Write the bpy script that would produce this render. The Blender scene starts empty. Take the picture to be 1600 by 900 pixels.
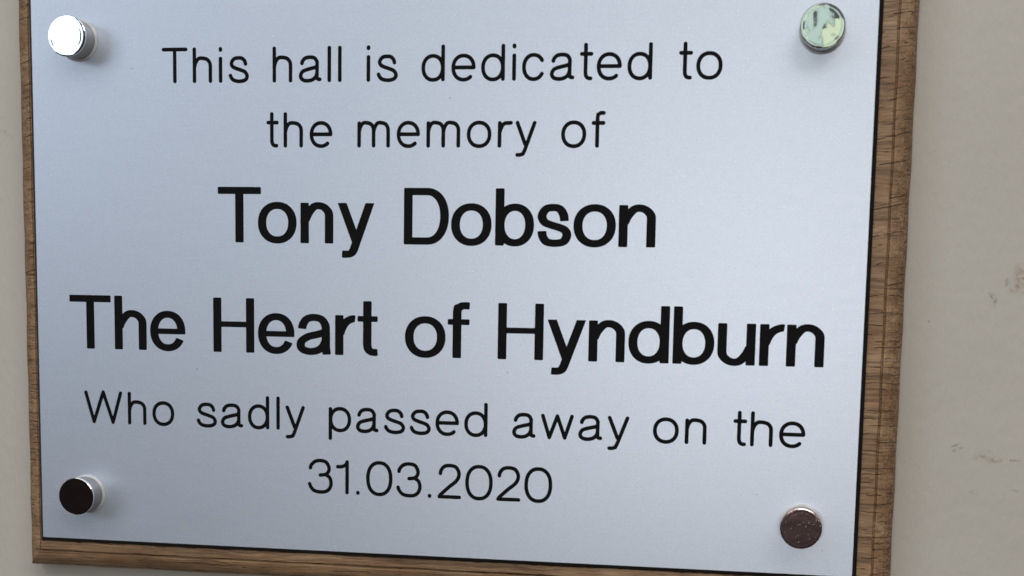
import bpy, bmesh, math, random
import numpy as np
from mathutils import Matrix, Vector

# ------------------------------------------------------------------ camera, world, lamps, exposure
S = bpy.context.scene
COL = S.collection
random.seed(7)
BASE = Vector((0.0, 0.0, 1.45))            # lower left corner of the metal plate on the wall


def P(x, y, z):
    """plaque coordinates (right, up, out of the wall) in metres -> world"""
    return Vector((BASE.x + x, BASE.y - z, BASE.z + y))


cam_d = bpy.data.cameras.new('camera')
cam = bpy.data.objects.new('camera', cam_d)
COL.objects.link(cam)
R = ((0.98494, -0.04167, 0.16781), (0.02058, 0.99187, 0.12554), (-0.17167, -0.12020, 0.97779))
c = P(0.24075, 0.07486, 0.43197)
rows = (R[0], tuple(-v for v in R[2]), R[1])
cam.matrix_world = Matrix([(*rows[0], c.x), (*rows[1], c.y), (*rows[2], c.z), (0, 0, 0, 1)])
cam_d.sensor_width = 36.0
cam_d.lens = 2247.573 / 1600 * 36
cam_d.shift_x = (800 - 850.656) / 1600
cam_d.shift_y = (780.302 - 450) / 1600
cam_d.clip_start = 0.01
cam_d.clip_end = 50
cam_d.dof.use_dof = True
cam_d.dof.focus_distance = 0.455
cam_d.dof.aperture_fstop = 16
S.camera = cam

w = bpy.data.worlds.new('World')
S.world = w
w.use_nodes = True
nt = w.node_tree
nt.nodes.clear()
o = nt.nodes.new('ShaderNodeOutputWorld')
bg = nt.nodes.new('ShaderNodeBackground')
tc = nt.nodes.new('ShaderNodeTexCoord')
sp = nt.nodes.new('ShaderNodeSeparateXYZ')
rp = nt.nodes.new('ShaderNodeValToRGB')
mp = nt.nodes.new('ShaderNodeMapRange')
nt.links.new(tc.outputs['Generated'], sp.inputs[0])
nt.links.new(sp.outputs['Z'], mp.inputs['Value'])
mp.inputs['From Min'].default_value = -1
mp.inputs['From Max'].default_value = 1
nt.links.new(mp.outputs[0], rp.inputs[0])
rp.color_ramp.elements[0].position = 0.0
rp.color_ramp.elements[0].color = (0.030, 0.022, 0.018, 1)      # dim floor of the hall
rp.color_ramp.elements[1].position = 1.0
rp.color_ramp.elements[1].color = (0.62, 0.60, 0.57, 1)         # pale ceiling
for pos, colr in ((0.44, (0.028, 0.018, 0.018, 1)), (0.52, (0.06, 0.05, 0.05, 1)), (0.66, (0.35, 0.35, 0.36, 1))):
    e = rp.color_ramp.elements.new(pos)
    e.color = colr
nt.links.new(rp.outputs[0], bg.inputs['Color'])
bg.inputs['Strength'].default_value = 0.35
nt.links.new(bg.outputs[0], o.inputs['Surface'])


def area(name, loc, target, sx, sy, power, colr):
    d = bpy.data.lights.new(name, 'AREA')
    d.shape = 'RECTANGLE'
    d.size, d.size_y = sx, sy
    d.energy = power
    d.color = colr
    ob = bpy.data.objects.new(name, d)
    COL.objects.link(ob)
    ob.location = loc
    ob.rotation_euler = (Vector(target) - Vector(loc)).to_track_quat('-Z', 'Y').to_euler()
    return ob


MID = P(0.13, 0.09, 0)


def toward(az, el, d):
    """a place d metres from the plaque at azimuth az (right positive) and elevation el, in degrees"""
    a_, e_ = math.radians(az), math.radians(el)
    return P(0.13 + d * math.cos(e_) * math.sin(a_), 0.09 + d * math.sin(e_), d * math.cos(e_) * math.cos(a_))


area('added_side_light', toward(-52, 14, 2.2), MID, 0.5, 0.8, 3.2, (0.86, 0.93, 1.0))  # added lamp, not a window: shades the wall right of the board
area('window_light', P(-1.345, 0.60, 1.90), MID, 0.80, 0.50, 2.6, (0.72, 0.86, 1.0))
# the garden window behind the photographer: two panes with a glazing bar between them
area('garden_window_pane', P(0.093, 0.72, 2.3), P(0.093, 0.20, -0.3), 0.35, 0.62, 0.42, (0.72, 0.98, 0.86))
area('garden_window_pane', P(0.373, 0.455, 2.3), P(0.373, 0.20, -0.3), 0.19, 0.33, 0.15, (0.84, 1.0, 0.66))
area('plate_lamp_behind', toward(-3, 0, 2.2), MID, 0.50, 0.20, 3.4, (1.0, 0.99, 0.95))  # added fill behind the camera, brightens the middle of the plate
area('plate_lamp_behind', toward(8, -1, 2.2), MID, 0.50, 0.18, 3.1, (1.0, 0.97, 0.90))
area('left_ceiling_light', toward(-30, 40, 2.2), MID, 1.5, 1.1, 5.0, (0.93, 0.97, 1.0))
area('ceiling_light', toward(-8, 58, 1.9), MID, 2.0, 1.0, 6.0, (1.0, 0.99, 0.97))
area('right_fill_light', toward(32, 38, 2.2), MID, 1.3, 0.9, 13.5, (1.0, 0.97, 0.93))  # added soft fill without a known fitting, brightens wall and wood

vs = S.view_settings
vs.view_transform = 'Standard'
vs.look = 'None'
vs.exposure = 0.05
vs.gamma = 1.0
vs.use_curve_mapping = False


# ------------------------------------------------------------------ material helpers
class NT:
    def __init__(self, name):
        self.m = bpy.data.materials.new(name)
        self.m.use_nodes = True
        self.t = self.m.node_tree
        self.b = self.t.nodes['Principled BSDF']

    def n(self, kind, **kw):
        nd = self.t.nodes.new(kind)
        for k, v in kw.items():
            if k.startswith('i_'):
                nd.inputs[k[2:].replace('_', ' ')].default_value = v
            else:
                setattr(nd, k, v)
        return nd

    def l(self, a, b):
        self.t.links.new(a, b)

    def coords(self, scale=(1, 1, 1), loc=(0, 0, 0), rot=(0, 0, 0)):
        g = self.n('ShaderNodeNewGeometry')
        m = self.n('ShaderNodeMapping')
        m.inputs['Scale'].default_value = scale
        m.inputs['Location'].default_value = loc
        m.inputs['Rotation'].default_value = rot
        self.l(g.outputs['Position'], m.inputs['Vector'])
        return m.outputs[0]

    def noise(self, vec, scale=1.0, detail=4.0, rough=0.5, dist=0.0):
        nd = self.n('ShaderNodeTexNoise')
        nd.inputs['Scale'].default_value = scale
        nd.inputs['Detail'].default_value = detail
        nd.inputs['Roughness'].default_value = rough
        nd.inputs['Distortion'].default_value = dist
        self.l(vec, nd.inputs['Vector'])
        return nd.outputs['Fac']

    def ramp(self, fac, stops, interp='LINEAR'):
        r = self.n('ShaderNodeValToRGB')
        r.color_ramp.interpolation = interp
        el = r.color_ramp.elements
        while len(el) < len(stops):
            el.new(0.5)
        for e_, (p_, c_) in zip(el, stops):
            e_.position = p_
            e_.color = c_ if len(c_) == 4 else (*c_, 1)
        self.l(fac, r.inputs[0])
        return r.outputs[0]

    def math(self, op, a, b=None, c_=None, clamp=False):
        nd = self.n('ShaderNodeMath', operation=op, use_clamp=clamp)
        for i, v in enumerate((a, b, c_)):
            if v is None:
                continue
            if isinstance(v, (int, float)):
                nd.inputs[i].default_value = v
            else:
                self.l(v, nd.inputs[i])
        return nd.outputs[0]

    def mix(self, fac, a, b, mode='MIX'):
        nd = self.n('ShaderNodeMix', data_type='RGBA', blend_type=mode)
        for i, v in ((0, fac), (6, a), (7, b)):
            if isinstance(v, (int, float)):
                nd.inputs[i].default_value = v
            elif isinstance(v, tuple):
                nd.inputs[i].default_value = v if len(v) == 4 else (*v, 1)
            else:
                self.l(v, nd.inputs[i])
        return nd.outputs[2]

    def bump(self, h, dist, strength=1.0, nrm=None):
        b = self.n('ShaderNodeBump')
        b.inputs['Strength'].default_value = strength
        b.inputs['Distance'].default_value = dist
        self.l(h, b.inputs['Height'])
        if nrm:
            self.l(nrm, b.inputs['Normal'])
        return b.outputs[0]

    def blob(self, centre, rx, ry, ang=0.0, soft=0.35):
        """1 inside an elliptic patch on the wall plane (plaque x, y in metres), 0 outside"""
        q = P(centre[0], centre[1], 0)
        g = self.n('ShaderNodeNewGeometry')
        s_ = self.n('ShaderNodeVectorMath', operation='SUBTRACT')
        self.l(g.outputs['Position'], s_.inputs[0])
        s_.inputs[1].default_value = (q.x, 0, q.z)
        m = self.n('ShaderNodeMapping')
        m.inputs['Rotation'].default_value = (0, ang, 0)
        self.l(s_.outputs[0], m.inputs['Vector'])
        m2 = self.n('ShaderNodeMapping')
        m2.inputs['Scale'].default_value = (1 / rx, 0, 1 / ry)
        self.l(m.outputs[0], m2.inputs['Vector'])
        ln = self.n('ShaderNodeVectorMath', operation='LENGTH')
        self.l(m2.outputs[0], ln.inputs[0])
        mr = self.n('ShaderNodeMapRange')
        mr.inputs['From Min'].default_value = 1.0
        mr.inputs['From Max'].default_value = 1.0 - soft
        self.l(ln.outputs['Value'], mr.inputs['Value'])
        return mr.outputs[0]


# ---- painted wall
k = NT('cream_wall_paint')
v1 = k.coords()
big = k.noise(v1, 14, 3, 0.5)
roll = k.noise(k.coords((1, 1, 0.45)), 620, 4, 0.55)
fine = k.noise(v1, 2600, 2, 0.5)
colr = k.ramp(big, [(0.3, (0.580, 0.537, 0.480)), (0.7, (0.620, 0.577, 0.520))])
colr = k.mix(k.ramp(fine, [(0.35, (0, 0, 0)), (0.75, (0.22, 0.22, 0.22))]), colr, (0.50, 0.47, 0.42))
grime = k.noise(v1, 900, 4, 0.7)
marks = [((0.3052, 0.0890), 0.0022, 0.0042, 0.3, (0.36, 0.22, 0.15)), ((0.3042, 0.0865), 0.0032, 0.0014, 0.5, (0.40, 0.27, 0.19)),
         ((0.3012, 0.0876), 0.0008, 0.0016, 0, (0.30, 0.25, 0.20)),
         ((0.2978, 0.0826), 0.0008, 0.0020, 0.25, (0.20, 0.18, 0.16)), ((0.2968, 0.0840), 0.0006, 0.0011, 0.6, (0.28, 0.26, 0.22)),
         ((0.2888, 0.0392), 0.0019, 0.0004, 0.35, (0.15, 0.13, 0.11)), ((0.2898, 0.0381), 0.0022, 0.0005, 0.4, (0.25, 0.21, 0.16)),
         ((0.2972, 0.0366), 0.0028, 0.0012, 0.3, (0.36, 0.30, 0.21)), ((0.3008, 0.0353), 0.0032, 0.0010, 0.1, (0.33, 0.27, 0.19)),
         ((0.3062, 0.0354), 0.0022, 0.0004, 0, (0.24, 0.20, 0.17)), ((0.2784, 0.1257), 0.0005, 0.0005, 0, (0.22, 0.18, 0.14)),
         ((0.2794, 0.0760), 0.0004, 0.0004, 0, (0.30, 0.25, 0.2)), ((0.2948, 0.0256), 0.0012, 0.0007, 0, (0.30, 0.26, 0.2)),
         ((-0.0165, 0.131), 0.0030, 0.0009, -0.7, (0.42, 0.39, 0.34)), ((0.3075, 0.0262), 0.0018, 0.0004, -0.2, (0.3, 0.27, 0.22))]
gm = k.ramp(grime, [(0.42, (0, 0, 0)), (0.62, (1, 1, 1))])
for (cc, rx, ry, an, col_) in marks:
    f = k.math('MULTIPLY', k.blob(cc, rx * 1.25, ry * 1.25, an, 0.8), k.math('MULTIPLY', gm, 0.8))
    colr = k.mix(f, colr, col_)
k.l(colr, k.b.inputs['Base Color'])
k.b.inputs['Roughness'].default_value = 0.62
hgt = k.math('ADD', k.math('MULTIPLY', roll, 1.0), k.math('MULTIPLY', k.noise(v1, 170, 3, 0.5), 0.9))
k.l(k.bump(hgt, 0.00019, 1.0), k.b.inputs['Normal'])
M_WALL = k.m

# ---- oak
def oak(name, shift, ray_scale, ray_tilt, dark, tone):
    k = NT(name)
    warp = k.noise(k.coords((1, 1, 1), shift), 46, 3, 0.5)
    g = k.n('ShaderNodeNewGeometry')
    add = k.n('ShaderNodeVectorMath', operation='ADD')
    cmb = k.n('ShaderNodeCombineXYZ')
    k.l(k.math('MULTIPLY', k.math('SUBTRACT', warp, 0.5), 0.0045), cmb.inputs['Z'])
    k.l(g.outputs['Position'], add.inputs[0])
    k.l(cmb.outputs[0], add.inputs[1])

    def mp(scale, rot=(0, 0, 0)):
        m = k.n('ShaderNodeMapping')
        m.inputs['Scale'].default_value = scale
        m.inputs['Rotation'].default_value = rot
        m.inputs['Location'].default_value = shift
        k.l(add.outputs[0], m.inputs['Vector'])
        return m.outputs[0]
    broad = k.noise(k.coords((0.5, 1, 1), shift), 130, 4, 0.62)
    hue = k.noise(k.coords((0.6, 1, 1), (2, 5, 1)), 75, 3, 0.6)
    grain = k.noise(mp((14, 420, 420), (0, ray_tilt * 0.5, 0)), 1.0, 5, 0.65)
    fibre = k.noise(mp((70, 2300, 2300)), 1.0, 3, 0.6)
    mott = k.noise(k.coords(), 950, 4, 0.7)
    col_ = k.ramp(broad, [(0.28, tuple(tone * q for q in (0.335, 0.180, 0.090))), (0.5, tuple(tone * q for q in (0.475, 0.287, 0.156))), (0.72, tuple(tone * q for q in (0.585, 0.388, 0.230)))])
    col_ = k.mix(k.ramp(hue, [(0.48, (0, 0, 0)), (0.66, (0.6, 0.6, 0.6))]), col_, (0.285, 0.150, 0.072))
    col_ = k.mix(k.ramp(grain, [(0.34, (0.8, 0.8, 0.8)), (0.54, (0, 0, 0))]), col_, (0.165, 0.092, 0.046))
    col_ = k.mix(k.ramp(fibre, [(0.42, (0.42, 0.42, 0.42)), (0.6, (0, 0, 0))]), col_, (0.155, 0.088, 0.044))
    col_ = k.mix(k.ramp(mott, [(0.55, (0, 0, 0)), (0.8, (0.5, 0.5, 0.5))]), col_, (0.43, 0.315, 0.19))
    # short dark checks across the board: irregularly spaced, almost straight, broken into short lengths
    sx_ = k.n('ShaderNodeSeparateXYZ')
    k.l(g.outputs['Position'], sx_.inputs[0])
    lm = None
    for (sc, lo, hi, wid, amt, seed) in ((ray_scale, 0.47, 0.54, 0.055, 1.0, 0.0), (ray_scale * 2.3, 0.50, 0.58, 0.075, 0.55, 7.3)):
        bend = k.math('SUBTRACT', k.noise(k.coords((1, 1, 1), (seed, 2, shift[0])), 130, 3, 0.6), 0.5)
        wv = k.math('MULTIPLY', k.math('SUBTRACT', sx_.outputs['Z'], k.math('MULTIPLY', sx_.outputs['X'], ray_tilt)), sc)
        wv = k.math('ADD', wv, k.math('MULTIPLY', bend, sc * 0.0022))
        vo = k.n('ShaderNodeTexVoronoi', voronoi_dimensions='1D', feature='DISTANCE_TO_EDGE')
        vo.inputs['Scale'].default_value = 1.0
        k.l(wv, vo.inputs['W'])
        brk = k.noise(k.coords((1, 1, 2.2), (3 + seed, 1, 2)), 185, 2, 0.5)
        ln = k.ramp(vo.outputs['Distance'], [(0.0, (1, 1, 1)), (wid * 0.4, (0.8, 0.8, 0.8)), (wid, (0, 0, 0))])
        one = k.math('MULTIPLY', k.math('MULTIPLY', ln, k.ramp(brk, [(lo, (0, 0, 0)), (hi, (1, 1, 1))])), amt * dark)
        lm = one if lm is None else k.math('MAXIMUM', lm, one)
    col_ = k.mix(lm, col_, (0.022, 0.011, 0.006))
    # long dark vessels along the grain
    ves = k.noise(mp((22, 900, 900)), 1.0, 2, 0.5)
    vm = k.ramp(ves, [(0.58, (0, 0, 0)), (0.68, (0.62, 0.62, 0.62))])
    # open pores where the moulding cuts the end grain on the two short sides
    sn = k.n('ShaderNodeSeparateXYZ')
    k.l(g.outputs['True Normal'], sn.inputs[0])
    end = k.math('ABSOLUTE', sn.outputs['X'])
    endm = k.ramp(end, [(0.18, (0, 0, 0)), (0.80, (1, 1, 1))])
    vm = k.math('MULTIPLY', vm, k.math('SUBTRACT', 1.0, k.math('MULTIPLY', endm, 0.8)))
    col_ = k.mix(vm, col_, (0.105, 0.052, 0.026))
    por = k.noise(k.coords((1, 1, 1.5), (7, 0, 1)), 1300, 3, 0.65)
    pm = k.math('MULTIPLY', k.ramp(por, [(0.40, (0.9, 0.9, 0.9)), (0.55, (0, 0, 0))]), endm)
    col_ = k.mix(pm, col_, (0.095, 0.050, 0.026))
    k.l(col_, k.b.inputs['Base Color'])
    k.b.inputs['Roughness'].default_value = 0.58
    h = k.math('SUBTRACT', k.math('MULTIPLY', grain, 0.8), k.math('MULTIPLY', lm, 1.4))
    h = k.math('ADD', h, k.math('MULTIPLY', fibre, 0.5))
    k.l(k.bump(h, 0.00016, 1.0), k.b.inputs['Normal'])
    return k.m


M_OAK_UP = oak('oiled_oak_upper_plank', (0.31, 0, 0.7), 260, 0.22, 0.9, 0.88)
M_OAK_LO = oak('oiled_oak_lower_plank', (1.13, 0, 2.2), 400, 0.0, 1.0, 1.0)

# ---- silver laminate, faintly brushed
k = NT('brushed_silver_laminate')
v1 = k.coords()
br = k.noise(k.coords((45, 1, 2600)), 1.0, 4, 0.6)
gr = k.noise(v1, 3800, 2, 0.5)
spk = k.noise(v1, 1500, 3, 0.6)
patch = k.noise(v1, 420, 3, 0.6)
colr = k.ramp(br, [(0.3, (0.685, 0.745, 0.870)), (0.7, (0.715, 0.775, 0.900))])
colr = k.mix(k.ramp(patch, [(0.35, (0.0, 0.0, 0.0)), (0.7, (0.22, 0.22, 0.22))]), colr, (0.60, 0.66, 0.78))
colr = k.mix(k.ramp(spk, [(0.30, (0.30, 0.30, 0.30)), (0.48, (0, 0, 0))]), colr, (0.52, 0.58, 0.70))
colr = k.mix(k.ramp(spk, [(0.60, (0, 0, 0)), (0.76, (0.75, 0.75, 0.75))]), colr, (0.97, 0.97, 0.97))  # pale specks: sparkle of the metal painted into its base colour
specks = [((0.0335, 0.1490), 0.00042, 0.00016), ((0.0541, 0.0563), 0.00022, 0.0003), ((0.1544, 0.0579), 0.00018, 0.00030),
          ((0.1353, 0.1396), 0.0003, 0.0002), ((0.2510, 0.0075), 0.0002, 0.0002), ((0.2310, 0.0236), 0.0002, 0.0002)]
for cc, rx, ry in specks:
    colr = k.mix(k.math('MULTIPLY', k.blob(cc, rx, ry, 0.1, 0.5), 0.7), colr, (0.08, 0.07, 0.06))
k.l(colr, k.b.inputs['Base Color'])
k.b.inputs['Metallic'].default_value = 0.80
k.l(k.ramp(br, [(0.2, (0.42,) * 3), (0.8, (0.48,) * 3)]), k.b.inputs['Roughness'])
hh = k.math('ADD', k.math('MULTIPLY', br, 0.5), k.math('MULTIPLY', gr, 0.8))
k.l(k.bump(hh, 0.00001, 0.9), k.b.inputs['Normal'])
M_SILVER = k.m

# ---- black core and the cut floor of the letters
k = NT('black_core_acrylic')
k.l(k.ramp(k.noise(k.coords(), 900, 3, 0.6), [(0.3, (0.006, 0.006, 0.007)), (0.8, (0.011, 0.011, 0.012))]), k.b.inputs['Base Color'])
k.b.inputs['Roughness'].default_value = 0.45
k.b.inputs['Specular IOR Level'].default_value = 0.3
M_CORE = k.m
k = NT('cut_black_acrylic')
k.l(k.ramp(k.noise(k.coords(), 1500, 3, 0.6), [(0.3, (0.0035, 0.0035, 0.004)), (0.8, (0.0075, 0.0075, 0.0085))]), k.b.inputs['Base Color'])
k.b.inputs['Roughness'].default_value = 0.6
k.b.inputs['Specular IOR Level'].default_value = 0.10
k.l(k.bump(k.noise(k.coords((1, 1, 3)), 2200, 2), 0.00004, 0.8), k.b.inputs['Normal'])
M_CUT = k.m


# ---- chrome
def chrome(name, rough, base, dirt, dirt_col, wave):
    k = NT(name)
    v = k.coords()
    d = k.ramp(k.noise(v, 1700, 3, 0.65), [(0.655, (0, 0, 0)), (0.71, (1, 1, 1))])
    d = k.math('MULTIPLY', d, dirt)
    k.l(k.mix(d, base, dirt_col), k.b.inputs['Base Color'])
    k.b.inputs['Metallic'].default_value = 1.0
    k.l(k.math('ADD', k.math('MULTIPLY', d, 0.45), rough), k.b.inputs['Roughness'])
    h = k.math('ADD', k.noise(v, 190, 1, 0.5), k.math('MULTIPLY', k.noise(v, 1100, 2, 0.5), 0.035))
    k.l(k.bump(h, wave, 1.0), k.b.inputs['Normal'])
    return k.m


M_FACE = chrome('polished_chrome', 0.045, (0.86, 0.87, 0.89), 0.25, (0.50, 0.50, 0.50), 0.00011)
M_FACE_DUSTY_REFLECT = chrome('dusty_brown_reflection_chrome', 0.10, (0.47, 0.33, 0.33), 0.75, (0.66, 0.60, 0.57), 0.00007)  # dust specks on a base colour that paints in a brown reflection
M_FACE_DUSTY_REFLECT.node_tree.nodes['Principled BSDF'].inputs['Metallic'].default_value = 0.93
k = NT('brushed_steel_barrel')
tang = k.noise(k.coords((260, 4200, 260)), 1.0, 3, 0.6)
k.l(k.ramp(tang, [(0.3, (0.29, 0.285, 0.28)), (0.7, (0.40, 0.39, 0.38))]), k.b.inputs['Base Color'])
k.b.inputs['Metallic'].default_value = 1.0
k.b.inputs['Roughness'].default_value = 0.30
k.l(k.bump(tang, 0.00002, 0.7), k.b.inputs['Normal'])
M_BARREL = k.m
k = NT('clear_nylon_washer')
k.l(k.ramp(k.noise(k.coords(), 400, 2), [(0.3, (0.88, 0.88, 0.89)), (0.7, (0.93, 0.93, 0.93))]), k.b.inputs['Base Color'])
k.b.inputs['Roughness'].default_value = 0.22
k.b.inputs['Transmission Weight'].default_value = 0.25
k.b.inputs['IOR'].default_value = 1.5
M_WASHER = k.m


# ------------------------------------------------------------------ objects
def link(name, me, mat, parent=None):
    if mat:
        me.materials.clear()
        me.materials.append(mat)
    ob = bpy.data.objects.new(name, me)
    COL.objects.link(ob)
    if parent:
        ob.parent = parent
    return ob


def mesh(name, verts, faces, smooth=False):
    me = bpy.data.meshes.new(name)
    me.from_pydata([tuple(v) for v in verts], [], faces)
    me.validate()
    bm = bmesh.new()
    bm.from_mesh(me)
    bmesh.ops.recalc_face_normals(bm, faces=bm.faces)
    bm.to_mesh(me)
    bm.free()
    if smooth:
        for p in me.polygons:
            p.use_smooth = True
    return me


# wall: one solid sheet with its front face at plaque z = -0.0155
WZ = -0.0126
nx, ny = 60, 40
vs_, fs_ = [], []
for j in range(ny + 1):
    for i in range(nx + 1):
        x = -1.4 + 3.1 * i / nx
        y = -1.2 + 2.5 * j / ny
        vs_.append(P(x, y, WZ))
for j in range(ny):
    for i in range(nx):
        a = j * (nx + 1) + i
        fs_.append((a, a + 1, a + nx + 2, a + nx + 1))
n0 = len(vs_)
vs_ += [P(-1.4, -1.2, WZ - .1), P(1.7, -1.2, WZ - .1), P(1.7, 1.3, WZ - .1), P(-1.4, 1.3, WZ - .1)]
fs_.append((n0, n0 + 3, n0 + 2, n0 + 1))
wall = link('wall', mesh('wall', vs_, fs_), M_WALL)
wall['kind'] = 'structure'
wall['label'] = 'cream painted plaster wall with brown scuff marks'

# the plaque: every coordinate below is local to this empty (local x right, local z up, local -y out)
plaque = bpy.data.objects.new('memorial_plaque', None)
plaque.location = BASE
plaque.empty_display_size = 0.05
COL.objects.link(plaque)
plaque['label'] = 'silver memorial plaque with engraved black lettering on a moulded oak backboard'
plaque['category'] = 'plaque'


def L(x, y, z):
    return (x, -z, y)


PW, PH = 0.26, 0.1727

# ---- backboard: moulded profile lofted round the rectangle, cut into two glued planks
# (the plate sits a little to the left on it); u = outward from the groove, z = height
GL, GR, GB, GT = 0.0019, 0.0057, 0.0046, 0.0046
prof = [(-0.030, -0.0015), (-0.0007, -0.0015), (-0.00030, -0.00155), (-0.00015, -0.0017), (-0.00005, -0.0022), (0.00008, -0.0025), (0.00022, -0.0025),
        (0.00032, -0.0024), (0.0006, -0.0021), (0.0010, -0.0021), (0.0020, -0.00245), (0.0032, -0.0030), (0.0042, -0.0038), (0.0050, -0.0049),
        (0.0056, -0.0062), (0.0059, -0.0076), (0.0060, -0.0090), (0.0060, -0.0120), (0.0057, -0.0123)]
SEAM = 0.0853


def board(y0, y1, low):
    bm = bmesh.new()
    NX = 130
    rings = []
    for (of, z) in prof:
        ring = []
        x0, x1 = -of - GL, PW + of + GR
        ya, yb = -of - GB, PH + of + GT
        for (ax, ay, bx, by, n) in ((x0, ya, x1, ya, NX), (x1, ya, x1, yb, NX), (x1, yb, x0, yb, NX), (x0, yb, x0, ya, NX)):
            for i in range(n):
                t = i / n
                ring.append(bm.verts.new(L(ax + (bx - ax) * t, ay + (by - ay) * t, z)))
        rings.append(ring)
    m = len(rings[0])
    for a, b in zip(rings, rings[1:]):
        for i in range(m):
            bm.faces.new((a[i], a[(i + 1) % m], b[(i + 1) % m], b[i]))
    bm.faces.new(rings[0])
    bm.faces.new(rings[-1])
    for (yy, nrm) in ((y0, -1), (y1, 1)):
        if yy is None:
            continue
        geo = bm.verts[:] + bm.edges[:] + bm.faces[:]
        r = bmesh.ops.bisect_plane(bm, geom=geo, plane_co=(0, 0, yy), plane_no=(0, 0, nrm), clear_outer=True)
        ed = [e_ for e_ in r['geom_cut'] if isinstance(e_, bmesh.types.BMEdge)]
        bmesh.ops.holes_fill(bm, edges=ed, sides=0)
    # slight hand-sanded unevenness
    for v in bm.verts:
        x, z = v.co.x, v.co.z
        v.co.y += 0.00007 * math.sin(x * 310 + z * 120) + 0.00005 * math.sin(z * 530 + x * 40)
        v.co.x += 0.00008 * math.sin(z * 260 + 1.3)
        v.co.z += 0.00008 * math.sin(x * 210 + 0.4)
    bmesh.ops.recalc_face_normals(bm, faces=bm.faces)
    me = bpy.data.meshes.new('board_plank')
    bm.to_mesh(me)
    bm.free()
    return me


pl = link('board_plank', board(SEAM + 0.00004, None, 0), M_OAK_UP, plaque)
pl['label'] = 'upper oak plank of the backboard, plain grain'
pl = link('board_plank', board(None, SEAM - 0.00004, 1), M_OAK_LO, plaque)
pl['label'] = 'lower oak plank of the backboard, with short dark cross checks'
pl.location.y = 0.00012

# ------------------------------------------------------------------ engraving font
# A glyph is a list of strokes. Centre lines follow a cutter of width w (across) and wy (up);
# every stroke end lies exactly where the cut ends.
def sgn(a, p):
    return math.copysign(abs(a) ** p, a)


def arc(cx, cy, rx, ry, a0, a1, p=2.15, n=None):
    n = n or max(8, int(abs(a1 - a0) / 7))
    r = []
    for i in range(n + 1):
        a = math.radians(a0 + (a1 - a0) * i / n)
        r.append((cx + rx * sgn(math.cos(a), 2 / p), cy + ry * sgn(math.sin(a), 2 / p)))
    return r


def cr(pts, n=8):
    q = [pts[0]] + list(pts) + [pts[-1]]
    out = []
    for i in range(1, len(q) - 2):
        p0, p1, p2, p3 = q[i - 1], q[i], q[i + 1], q[i + 2]
        for j in range(n):
            t = j / n
            out.append(tuple(0.5 * (2 * p1[a] + (p2[a] - p0[a]) * t + (2 * p0[a] - 5 * p1[a] + 4 * p2[a] - p3[a]) * t * t
                             + (3 * p1[a] - p0[a] - 3 * p2[a] + p3[a]) * t ** 3) for a in (0, 1)))
    out.append(tuple(pts[-1]))
    return out


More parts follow.
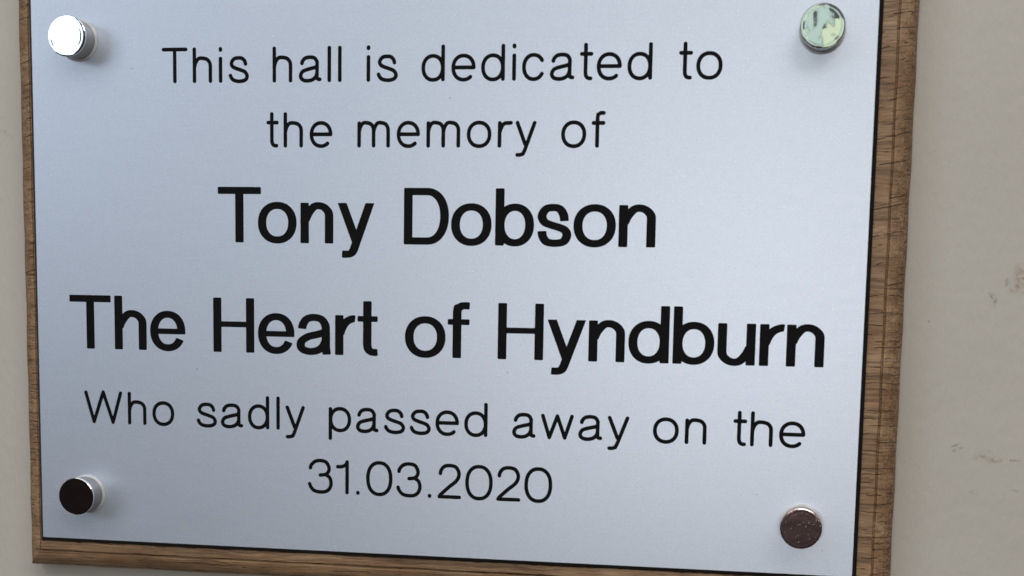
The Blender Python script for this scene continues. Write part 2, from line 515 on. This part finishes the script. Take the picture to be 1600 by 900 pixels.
def glyph(ch, W, C, w, wy, bold):
    h, v = w / 2, wy / 2
    os_ = 0.012 * C
    X = (0.725 if bold else 0.735) * C          # height of flat small letters
    T = X + os_                                 # top of round small letters
    bx = lambda u: h + u * (W - w)              # across the centre-line box
    by = lambda u, top=None, bot=-os_: (bot + v) + u * ((T if top is None else top) - bot - wy)
    cross = 0.80 * wy if bold else w            # thin bars of e
    D = -0.25 * C
    if ch in 'l':
        return [[(W / 2, 0), (W / 2, C)]]
    if ch == 'i':
        return [[(W / 2, 0), (W / 2, 0.735 * C)], [(W / 2, 0.865 * C), (W / 2, 1.005 * C)]]
    if ch == '1':
        return [[(W - h, 0), (W - h, C)], cr([(0, 0.80 * C), (W * 0.42, 0.805 * C), (W * 0.72, 0.85 * C), (W - h, C - v)])]
    if ch == '.':
        return [[(W / 2, 0), (W / 2, 1.15 * w)]]
    if ch == 'T':
        return [[(0, C - v), (W, C - v)], [(W / 2, C - v), (W / 2, 0)]]
    if ch == 'H':
        return [[(h, 0), (h, C)], [(W - h, 0), (W - h, C)], [(0, 0.515 * C), (W, 0.515 * C), 'c']]
    if ch == 'D':
        ar = arc(0.52 * W, C / 2, 0.48 * W - h, C / 2 - v, 90, -90, 2.15)
        return [[(h, 0), (h, C)], [(0, C - v)] + ar + [(0, v)]]
    if ch == 'W':
        a = w * 0.52
        return [[(a * .9, C), (0.255 * W, v)], [(0.255 * W - 0, v), (0.5 * W, C - v * .6), 'r'], [(0.5 * W, C - v * .6), (0.745 * W, v), 'r'],
                [(0.745 * W, v), (W - a * .9, C)]]
    if ch == 'w':
        return [[(h * 1.1, X), (0.275 * W, v)], [(0.275 * W, v), (0.5 * W, X - v), 'r'], [(0.5 * W, X - v), (0.725 * W, v), 'r'],
                [(0.725 * W, v), (W - h * 1.1, X)]]
    if ch == 'o':
        return [arc(W / 2, (T - os_) / 2, W / 2 - h, (T + os_) / 2 - v, 0, 360, 2.15, 60) + ['z']]
    if ch == '0':
        return [arc(W / 2, C / 2, W / 2 - h, C / 2 + os_ - v, 0, 360, 2.25, 60) + ['z']]
    if ch == 'e':
        yb = 0.50 * T if not bold else 0.485 * T
        ar = arc(W / 2, (T - os_) / 2, W / 2 - h, (T + os_) / 2 - v, 6, 322 if not bold else 326, 2.15, 56)
        if bold:
            ar = ar[:-1] + [(ar[-1][0] + 0.2 * h, ar[-1][1] + 0.55 * v)]
        return [[(W - h, yb - cross / 2)] + ar, [(h * .6, yb), (W - (0 if not bold else 0.10 * w), yb), 'c' if bold else '']]
    if ch == 'c':
        ar = arc(W / 2, (T - os_) / 2, W / 2 - h, (T + os_) / 2 - v, 22, 338, 2.15, 50)
        return [ar]
    if ch == 's':
        if bold:
            pts = [(0.90, .62), (.86, .80), (.72, .96), (.47, 1), (.20, .955), (.055, .77), (.14, .60), (.36, .52), (.66, .455), (.90, .38),
                   (1, .235), (.88, .05), (.55, 0), (.24, .04), (.09, .19), (.06, .34)]
        else:
            pts = [(0.93, .66), (.86, .86), (.70, .98), (.5, 1), (.25, .965), (.09, .80), (.14, .65), (.32, .565), (.6, .49), (.87, .40),
                   (1, .22), (.88, .055), (.55, 0), (.22, .05), (.06, .18), (.0, .33)]
        return [cr([(bx(a), by(b)) for a, b in pts], 5)]
    if ch == 'a':
        if bold:
            s1 = cr([(bx(.06), by(.66)), (bx(.10), by(.80)), (bx(.24), by(.95)), (bx(.50), by(1)), (bx(.78), by(.95)), (bx(.93), by(.78)), (bx(.95), by(.60))], 6) + [(bx(.955), by(.15)), (bx(.985), 0)]
            s2 = cr([(bx(.95), by(.58)), (bx(.62), by(.50)), (bx(.28), by(.43)), (bx(.03), by(.28)), (bx(.05), by(.08)), (bx(.32), by(0)),
                     (bx(.62), by(.03)), (bx(.84), by(.15)), (bx(.95), by(.34))], 6)
            return [s1, s2 + ['r']]
        s1 = cr([(bx(.05), by(.66)), (bx(.10), by(.83)), (bx(.24), by(.96)), (bx(.48), by(1)), (bx(.72), by(.965)), (bx(.85), by(.82)), (bx(.86), by(.70))], 6) \
            + cr([(bx(.86), by(.60)), (bx(.86), by(.2)), (bx(.89), by(.08)), (W, by(.055))], 4)
        s2 = cr([(bx(.86), by(.60)), (bx(.70), by(.555)), (bx(.35), by(.48)), (bx(.10), by(.39)), (bx(0), by(.20)), (bx(.10), by(.05)), (bx(.34), by(0)),
                 (bx(.60), by(.04)), (bx(.78), by(.16)), (bx(.86), by(.34))], 6)
        return [s1, s2 + ['r']]
    if ch in 'nhmru':
        def arch(xa, xb):
            d = xb - xa
            if bold:
                return cr([(xa + 0.03 * d, 0.56 * X), (xa + 0.15 * d, 0.73 * X), (xa + 0.37 * d, 0.895 * X), (xa + 0.60 * d, T - v), (xa + 0.82 * d, T - v - 0.05 * T),
                           (xb - 0.02 * d, T - v - 0.17 * T), (xb, 0.58 * T)], 7) + [(xb, 0)]
            return cr([(xa, 0.56 * X), (xa + 0.07 * d, 0.76 * X), (xa + 0.26 * d, 0.91 * T), (xa + 0.54 * d, T - v), (xa + 0.81 * d, T - v - 0.05 * T),
                       (xb - 0.03 * d, T - v - 0.18 * T), (xb, 0.60 * T)], 7) + [(xb, 0)]
        if ch == 'r':
            d = W - h
            if bold:
                return [[(h, 0), (h, X)], cr([(h + 0.04 * d, 0.52 * X), (h + 0.20 * d, 0.70 * X), (h + 0.46 * d, 0.84 * X), (W - 0.2 * d, X - v * 1.02), (W, X - v)], 7)]
            return [[(h, 0), (h, X)], cr([(h, 0.54 * X), (h + 0.10 * d, 0.72 * X), (h + 0.34 * d, 0.90 * X), (W - 0.25 * d, X - v), (W, X - v + (0.01 * C))], 7)]
        if ch == 'm':
            return [[(h, 0), (h, X)], arch(h, W / 2), arch(W / 2, W - h)]
        if ch == 'u':
            a = arch(h, W - h)
            b_ = [(W - x, X - y) for x, y in a]
            return [[(W - h, 0), (W - h, X)], b_]
        return [[(h, 0), (h, C if ch == 'h' else X)], arch(h, W - h)]
    if ch in 'dbp':
        rx = (W - w) / 2 * 0.985
        cy = (T - os_) / 2
        ry = (T + os_) / 2 - v
        flip = ch != 'd'
        el = arc(h + rx, cy, rx, ry, 0, 360, 2.15, 60)
        stem = [(W - h, 0), (W - h, C)] if ch != 'p' else [(W - h, D), (W - h, X)]
        g = [stem, el + ['z']]
        if flip:
            g = [[(W - q[0], q[1]) if isinstance(q, tuple) else q for q in s_] for s_ in g]
        return g
    if ch == 't':
        xs = (0.44 if not bold else 0.485) * W
        top = C if not bold else 0.985 * C
        yb = 0.665 * C if bold else 0.705 * C
        return [[(xs, top), (xs, 0.20 * C)] + cr([(xs + .02 * W, 0.12 * C + v * .4), (xs + 0.10 * W, v + .03 * C), (xs + 0.26 * W, v), (W * 0.97 if not bold else W, v)], 6)[1:],
                [(0, yb), (W, yb), 'c' if bold else '']]
    if ch == 'f':
        xs = (0.43 if not bold else 0.43) * W
        yb = 0.645 * C if bold else 0.675 * C
        return [[(xs, 0), (xs, 0.82 * C)] + cr([(xs + .02 * W, 0.90 * C), (xs + 0.10 * W, C - v - .03 * C), (xs + 0.24 * W, C - v), (W, C - v)], 6)[1:],
                [(0, yb), (W, yb), 'c' if bold else '']]
    if ch == 'y':
        if bold:
            return [[(w * .56 - .045 * W, X + .09 * C), (0.505 * W, 0.045 * C), 'e'], [(W - w * .56 + .045 * W, X + .09 * C), (0.50 * W, 0.0 * C)] + cr([(0.455 * W, -0.09 * C), (0.40 * W, D + v + 0.03 * C), (0.30 * W, D + v), (0.13 * W, D + v)], 6)[1:]]
        return [[(w * .55, X), (0.50 * W, 0.05 * C)], [(W - w * .55, X), (0.47 * W, -0.05 * C)] + cr([(0.40 * W, -0.16 * C), (0.33 * W, D + v + .015 * C), (0.22 * W, D + v), (0.05 * W, D + v)], 6)[1:]]
    if ch == '3':
        B = lambda a, b: (bx(a), -os_ + v + b * (C + 2 * os_ - wy))
        s1 = cr([B(.03, .70), B(.07, .84), B(.25, .965), B(.5, 1), B(.76, .96), B(.90, .80), B(.88, .66), B(.74, .565), B(.42, .535)], 7)
        s2 = cr([B(.74, .555), B(.93, .47), B(1, .29), B(.93, .12), B(.75, .02), B(.5, 0), B(.23, .035), B(.06, .15), B(-0.02, .31)], 7)
        return [s1, s2]
    if ch == '2':
        B = lambda a, b: (bx(a), v + b * (C + os_ - wy))
        s1 = cr([B(.04, .68), B(.07, .83), B(.24, .965), B(.5, 1), B(.80, .96), B(.96, .80), B(.95, .64), B(.80, .49), B(.5, .33), B(.18, .14), B(.03, .04)], 7)
        return [s1 + [(bx(0), v), (W, v)]]
    raise ValueError(ch)


def sdf(strokes, GX, GY, w, wy, rc):
    """signed distance on the grid; y is stretched so a flat-nibbed cutter becomes a round one"""
    kk = w / wy
    out = np.full(GX.shape, 1e9)
    for s_ in strokes:
        flags = [q for q in s_ if isinstance(q, str)]
        pts = np.array([q for q in s_ if not isinstance(q, str)], float)
        hw = w / 2
        r = rc
        if 'c' in flags:                        # a thinner cross bar
            hw = w / 2 * 0.80
            r = min(r, hw)
        pts = pts * (1, kk)
        closed = 'z' in flags
        r0 = hw if 'r' in flags else r          # corner radius at the first and the last end
        r1 = hw if ('r' in flags or 'e' in flags) else r

        def pull(pp, need):                     # shorten a line from its first point
            lst = list(pp)
            while len(lst) > 2 and np.hypot(*(lst[1] - lst[0])) <= need:
                need -= np.hypot(*(lst[1] - lst[0]))
                lst.pop(0)
            d = lst[1] - lst[0]
            ln_ = np.hypot(*d)
            lst[0] = lst[0] + d / ln_ * min(need, ln_ * .9)
            return np.array(lst)
        if not closed:
            if 'r' not in flags:
                pts = pull(pts, r0)
                if 'e' not in flags:
                    pts = pull(pts[::-1], r1)[::-1]
        X_, Y_ = GX, GY * kk
        n = len(pts) - 1
        lens = np.hypot(*(pts[1:] - pts[:-1]).T)
        cum = np.concatenate([[0], np.cumsum(lens)])
        total = cum[-1]
        best = np.full(GX.shape, 1e9)
        ends = {0: np.full(GX.shape, 1e9), 1: np.full(GX.shape, 1e9)}
        for i in range(n):
            a, b = pts[i], pts[i + 1]
            d = b - a
            ln = lens[i]
            if ln < 1e-9:
                continue
            d = d / ln
            t = (X_ - a[0]) * d[0] + (Y_ - a[1]) * d[1]
            q = (X_ - a[0]) * -d[1] + (Y_ - a[1]) * d[0]
            dist = np.hypot(t - np.clip(t, 0, ln), q) - hw
            best_at = best
            if not closed:
                if cum[i] < hw * 1.3 and total - cum[i] > hw:
                    best_at = ends[0]
                elif total - cum[i + 1] < hw * 1.3:
                    best_at = ends[1]
                elif cum[i] < hw * 1.3:
                    best_at = ends[0]
            np.minimum(best_at, dist, out=best_at)
        if not closed:
            if n == 1:
                ends[0] = np.minimum(ends[0], ends[1])
                ends[1] = ends[0]
            for kx, (a, b, r_) in enumerate(((pts[0], pts[1], r0), (pts[-1], pts[-2], r1))):
                if r_ < hw * 0.99:              # flat end with small round corners
                    d = (a - b) / np.hypot(*(a - b))
                    t = (X_ - a[0]) * d[0] + (Y_ - a[1]) * d[1]
                    q = np.abs((X_ - a[0]) * -d[1] + (Y_ - a[1]) * d[0])
                    e_ = np.hypot(np.maximum(0, q - (hw - r_)), np.maximum(t, 0)) - r_
                    ends[kx] = np.where(t > 0, np.maximum(ends[kx], e_), ends[kx])
                    if n == 1:
                        ends[1 - kx] = ends[kx]
            best = np.minimum(best, np.minimum(ends[0], ends[1]))
        out = np.minimum(out, best)
    return out


def contours(F, xs, ys):
    """closed iso-lines of F = 0 by marching squares"""
    ny_, nx_ = F.shape
    ins = F < 0
    pts, seg = {}, {}

    def hp(i, j):       # point on the edge (i,j)-(i,j+1)
        kx = ('h', i, j)
        if kx not in pts:
            a, b = F[i, j], F[i, j + 1]
            pts[kx] = (xs[j] + (xs[j + 1] - xs[j]) * a / (a - b), ys[i])
        return kx

    def vp(i, j):
        kx = ('v', i, j)
        if kx not in pts:
            a, b = F[i, j], F[i + 1, j]
            pts[kx] = (xs[j], ys[i] + (ys[i + 1] - ys[i]) * a / (a - b))
        return kx
    code = ins[:-1, :-1] * 1 + ins[:-1, 1:] * 2 + ins[1:, 1:] * 4 + ins[1:, :-1] * 8
    for i, j in zip(*np.nonzero((code > 0) & (code < 15))):
        cd = code[i, j]
        B_, R_, T_, L_ = (lambda: hp(i, j)), (lambda: vp(i, j + 1)), (lambda: hp(i + 1, j)), (lambda: vp(i, j))
        tab = {1: [(L_, B_)], 2: [(B_, R_)], 3: [(L_, R_)], 4: [(R_, T_)], 5: [(L_, B_), (R_, T_)], 6: [(B_, T_)], 7: [(L_, T_)],
               8: [(T_, L_)], 9: [(T_, B_)], 10: [(B_, R_), (T_, L_)], 11: [(T_, R_)], 12: [(R_, L_)], 13: [(R_, B_)], 14: [(B_, L_)]}[cd]
        for a, b in tab:
            seg[a()] = b()
    loops = []
    while seg:
        k0 = next(iter(seg))
        lp, q = [k0], seg.pop(k0)
        while q != k0 and q in seg:
            lp.append(q)
            q = seg.pop(q)
        P_ = [pts[a] for a in lp]
        if len(P_) < 8:
            continue
        ch_ = True
        while ch_:                              # drop points that carry no shape
            ch_ = False
            o_, i = [], 0
            n = len(P_)
            while i < n:
                a, b, c_ = P_[i - 1] if not o_ else o_[-1], P_[i], P_[(i + 1) % n]
                lx, ly = c_[0] - a[0], c_[1] - a[1]
                ll = math.hypot(lx, ly) or 1e-12
                dd = abs((b[0] - a[0]) * ly - (b[1] - a[1]) * lx) / ll
                if dd < 3.0e-6 and ll < 0.0012 or math.hypot(b[0] - a[0], b[1] - a[1]) < 1.5e-5:
                    o_.append(c_) if i + 1 < n else None
                    i += 2
                    ch_ = True
                else:
                    o_.append(b)
                    i += 1
            if len(o_) < 8 or len(o_) == len(P_):
                break
            P_ = o_
        loops.append(P_)
    return loops


LINES = [
 ('Thishallisdedicatedto', 0.14447, 0.01075, 0, [(43.45, 51.92), (53.54, 59.91), (62.13, 63.15), (65.12, 71.85), (79.43, 85.79), (87.84, 95.1), (97.02, 98.07), (100.34, 101.39), (109.32, 110.41), (112.32, 119.09), (126.38, 133.64), (135.62, 143.08), (144.73, 152.01), (154.15, 155.41), (157.17, 164.19), (165.56, 172.97), (174.46, 178.49), (179.54, 186.99), (188.64, 195.98), (203.69, 207.75), (208.77, 216.41)]),
 ('thememoryof', 0.12500, 0.01066, 0, [(77.4, 81.38), (82.92, 89.18), (91.3, 98.58), (106.46, 116.77), (118.85, 126.14), (128.13, 138.63), (140.62, 148.22), (150.12, 154.69), (155.26, 162.15), (169.37, 176.92), (178.42, 182.57)]),
 ('TonyDobson', 0.09607, 0.01701, 1, [(61.41, 75.55), (74.51, 87.1), (88.33, 98.93), (100.15, 112.11), (121.31, 135.43), (136.12, 148.7), (149.81, 161.73), (162.31, 173.13), (173.7, 186.48), (187.31, 198.38)]),
 ('TheHeartofHyndburn', 0.06191, 0.01701, 1, [(10.97, 25.12), (26.3, 37.19), (38.36, 50.25), (59.59, 73.18), (74.39, 86.36), (86.96, 98.36), (99.55, 106.06), (106.79, 113.26), (121.97, 134.82), (135.44, 142.31), (151.17, 165.3), (166.26, 178.34), (179.11, 190.13), (191.16, 203.42), (204.53, 216.84), (217.76, 228.94), (230.11, 237.23), (237.97, 248.98)]),
 ('Whosadlypassedawayonthe', 0.03793, 0.01053, 0, [(15.3, 28.65), (30.35, 36.72), (38.73, 46.19), (53.6, 60.58), (61.85, 69.34), (70.91, 78.04), (80.3, 81.55), (83.1, 90.01), (97.5, 104.87), (106.4, 113.72), (115.32, 122.29), (123.57, 130.5), (131.92, 139.42), (141.04, 148.42), (156.13, 163.42), (164.78, 175.41), (176.61, 184.01), (185.28, 192.41), (199.35, 207.14), (208.97, 215.46), (223.29, 227.41), (228.42, 235.1), (236.89, 244.59)]),
 ('31.03.2020', 0.01830, 0.01085, 0, [(90.71, 98.93), (99.93, 104.18), (106.48, 107.79), (109.79, 118.35), (119.57, 127.77), (129.66, 130.94), (132.84, 140.38), (141.62, 150.34), (151.5, 159.08), (160.23, 168.98)]),
]
cuts = []                                       # (character, list of loops)
for text, base, C, bold, ext in LINES:
    w_, wy_ = (0.00274, 0.00220) if bold else (0.00117, 0.00117)
    rc = 0.00036 if bold else w_ / 2
    for ch, (xa, xb) in zip(text, ext):
        W = (xb - xa) / 1000
        g = glyph(ch, W, C, w_, wy_, bold)
        st = 0.000085 if not bold else 0.00011
        xs = np.arange(-0.0006, W + 0.0006, st)
        ys = np.arange(-0.27 * C - 0.0008, C + 0.0008, st) + 1.7e-7
        GX, GY = np.meshgrid(xs, ys)
        F = sdf(g, GX, GY, w_, wy_, rc)
        if ch == 'y' and bold:                  # arms cut off level at the top
            F = np.maximum(F, (GY - 0.725 * C) * w_ / wy_)
        F[F == 0] = 1e-9
        lp = contours(F, xs + xa / 1000, ys + base)
        cuts.append((ch, lp))


def flat(loops, z, ext):
    """even-odd filled outline, thickness 2*ext about height z, in plaque-local axes"""
    cu = bpy.data.curves.new('outline', 'CURVE')
    cu.dimensions = '2D'
    cu.fill_mode = 'BOTH'
    cu.extrude = ext
    for lp in loops:
        sp_ = cu.splines.new('POLY')
        sp_.points.add(len(lp) - 1)
        # curve units are millimetres: the filler's tolerances are absolute
        sp_.points.foreach_set('co', [q for (x, y) in lp for q in (x * 1000, y * 1000, 0, 1)])
        sp_.use_cyclic_u = True
    cu.extrude = ext * 1000
    ob = bpy.data.objects.new('outline', cu)
    COL.objects.link(ob)
    dg = bpy.context.evaluated_depsgraph_get()
    me = bpy.data.meshes.new_from_object(ob.evaluated_get(dg))
    bpy.data.objects.remove(ob)
    bpy.data.curves.remove(cu)
    n = len(me.vertices)
    co = np.empty(n * 3)
    me.vertices.foreach_get('co', co)
    co = co.reshape(-1, 3) / 1000
    co = np.stack([co[:, 0], -(co[:, 2] + z), co[:, 1]], 1)
    me.vertices.foreach_set('co', co.ravel())
    me.update()
    for p in me.polygons:
        p.use_smooth = False
    return me


holes = [lp for _, ls in cuts for lp in ls]
rc_ = 0.0002
rect = [(rc_, 0), (PW - rc_, 0), (PW, rc_), (PW, PH - rc_), (PW - rc_, PH), (rc_, PH), (0, PH - rc_), (0, rc_)]
FILM = 0.00006
me = flat([rect] + holes, -FILM / 2, FILM / 2)
plate = link('engraved_plate', me, M_SILVER, plaque)
plate['label'] = 'silver faced plate cut through to its black core'
DEP = 0.00030
# black core: an upper layer pierced by the same cuts, and a solid bevelled slab below
me = flat([rect] + holes, -(FILM + DEP) / 2 - 0.000002, (DEP - FILM) / 2)
bm = bmesh.new()
bm.from_mesh(me)
e0, e1, zt, zm, zb = 0.00012, 0.00128, -0.00005, -0.00118, -0.00149


def ring(of, z):
    return [bm.verts.new(L(x, y, z)) for x, y in ((-of, -of), (PW + of, -of), (PW + of, PH + of), (-of, PH + of))]


rs = [ring(-0.00002, -0.000064), ring(e0, zt - 0.00002), ring(e1, zm), ring(e1, zb)]
for a, b in zip(rs, rs[1:]):
    for i in range(4):
        bm.faces.new((a[i], a[(i + 1) % 4], b[(i + 1) % 4], b[i]))
q = ring(-0.00002, -DEP - 0.000004)
bm.faces.new(q)
bm.faces.new(rs[3])
bmesh.ops.recalc_face_normals(bm, faces=bm.faces)
bm.to_mesh(me)
bm.free()
core = link('black_core', me, M_CORE, plate)

# letters: the blackened floors of the cuts
for ch, ls in cuts:
    nm = 'digit' if ch.isdigit() else 'full_stop' if ch == '.' else 'capital_letter' if ch.isupper() else 'small_letter'
    link(nm, flat(ls, -DEP + 0.00004, 0.00003), M_CUT, plate)


# ------------------------------------------------------------------ screw caps
def lathe(prof, seg=72, wob=None):
    vs, fs = [], []
    for (r, z) in prof:
        for i in range(seg):
            a = 2 * math.pi * i / seg
            rr = r * (1 + (wob(a, r, z) if wob else 0))
            vs.append((rr * math.cos(a), -z, rr * math.sin(a)))
    for j in range(len(prof) - 1):
        for i in range(seg):
            a, b = j * seg + i, j * seg + (i + 1) % seg
            fs.append((a, b, b + seg, a + seg))
    fs.append(tuple(range(seg)))
    fs.append(tuple(range((len(prof) - 1) * seg, len(prof) * seg)))
    me = mesh('lathe', vs, fs, True)
    me.set_sharp_from_angle(angle=math.radians(24))
    return me


RC = 0.00625
HC = 0.0078
caps = [
    # x, y, face material, seed, label
    (0.01593, 0.15771, M_FACE, 0, 'upper left screw cap', 0.020),
    (0.24441, 0.15771, M_FACE, 1, 'upper right screw cap', 0.006),
    (0.01593, 0.01498, M_FACE, 2, 'lower left screw cap', 0.006),
    (0.24441, 0.01498, M_FACE_DUSTY_REFLECT, 3, 'lower right screw cap with dust specks and a brown reflection put into its colour', 0.008),
]
for (x, y, mat, sd, lab, chip), RC in zip(caps, (0.0062, 0.00625, 0.00595, 0.00605)):
    barrel = lathe([(0.004, 0.0009), (RC - 0.00055, 0.0009), (RC - 0.0003, 0.0011), (RC - 0.0003, HC - 0.0011), (RC - 0.0004, HC - 0.0010)])
    b = link('screw_cap', barrel, M_BARREL, plaque)
    b.location = L(x, y, 0)
    b['label'] = lab
    rg = random.Random(sd)
    ph = [rg.uniform(0, 6.28) for _ in range(4)]

    def wob(a, r, z, ph=ph, chip=chip):
        if r < RC * 0.93:
            return 0
        return chip * (0.25 * math.sin(3 * a + ph[0]) + 0.3 * max(0, math.sin(7 * a + ph[1])) ** 3 + 0.15 * math.sin(17 * a + ph[2])) * 0.6
    face = [(RC - 0.0004, HC - 0.00099), (RC - 0.0001, HC - 0.00090), (RC, HC - 0.0008), (RC, HC - 0.00016), (RC - 0.00017, HC - 0.00002),
            (RC - 0.00050, HC), (RC - 0.0009, HC - 0.000003), (RC - 0.00115, HC - 0.000014),
            (RC - 0.0014, HC - 0.000006), (RC - 0.0019, HC - 0.00001), (RC * 0.45, HC - 0.00001), (RC * 0.2, HC - 0.00001), (0.0001, HC - 0.00001)]
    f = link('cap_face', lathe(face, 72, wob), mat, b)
    ws = link('washer', lathe([(0.0035, 0.00001), (RC, 0.00001), (RC + 0.00028, 0.00010), (RC + 0.00028, 0.0004), (RC, 0.0006), (RC - 0.0005, 0.00089), (0.0035, 0.00089)]), M_WASHER, b)
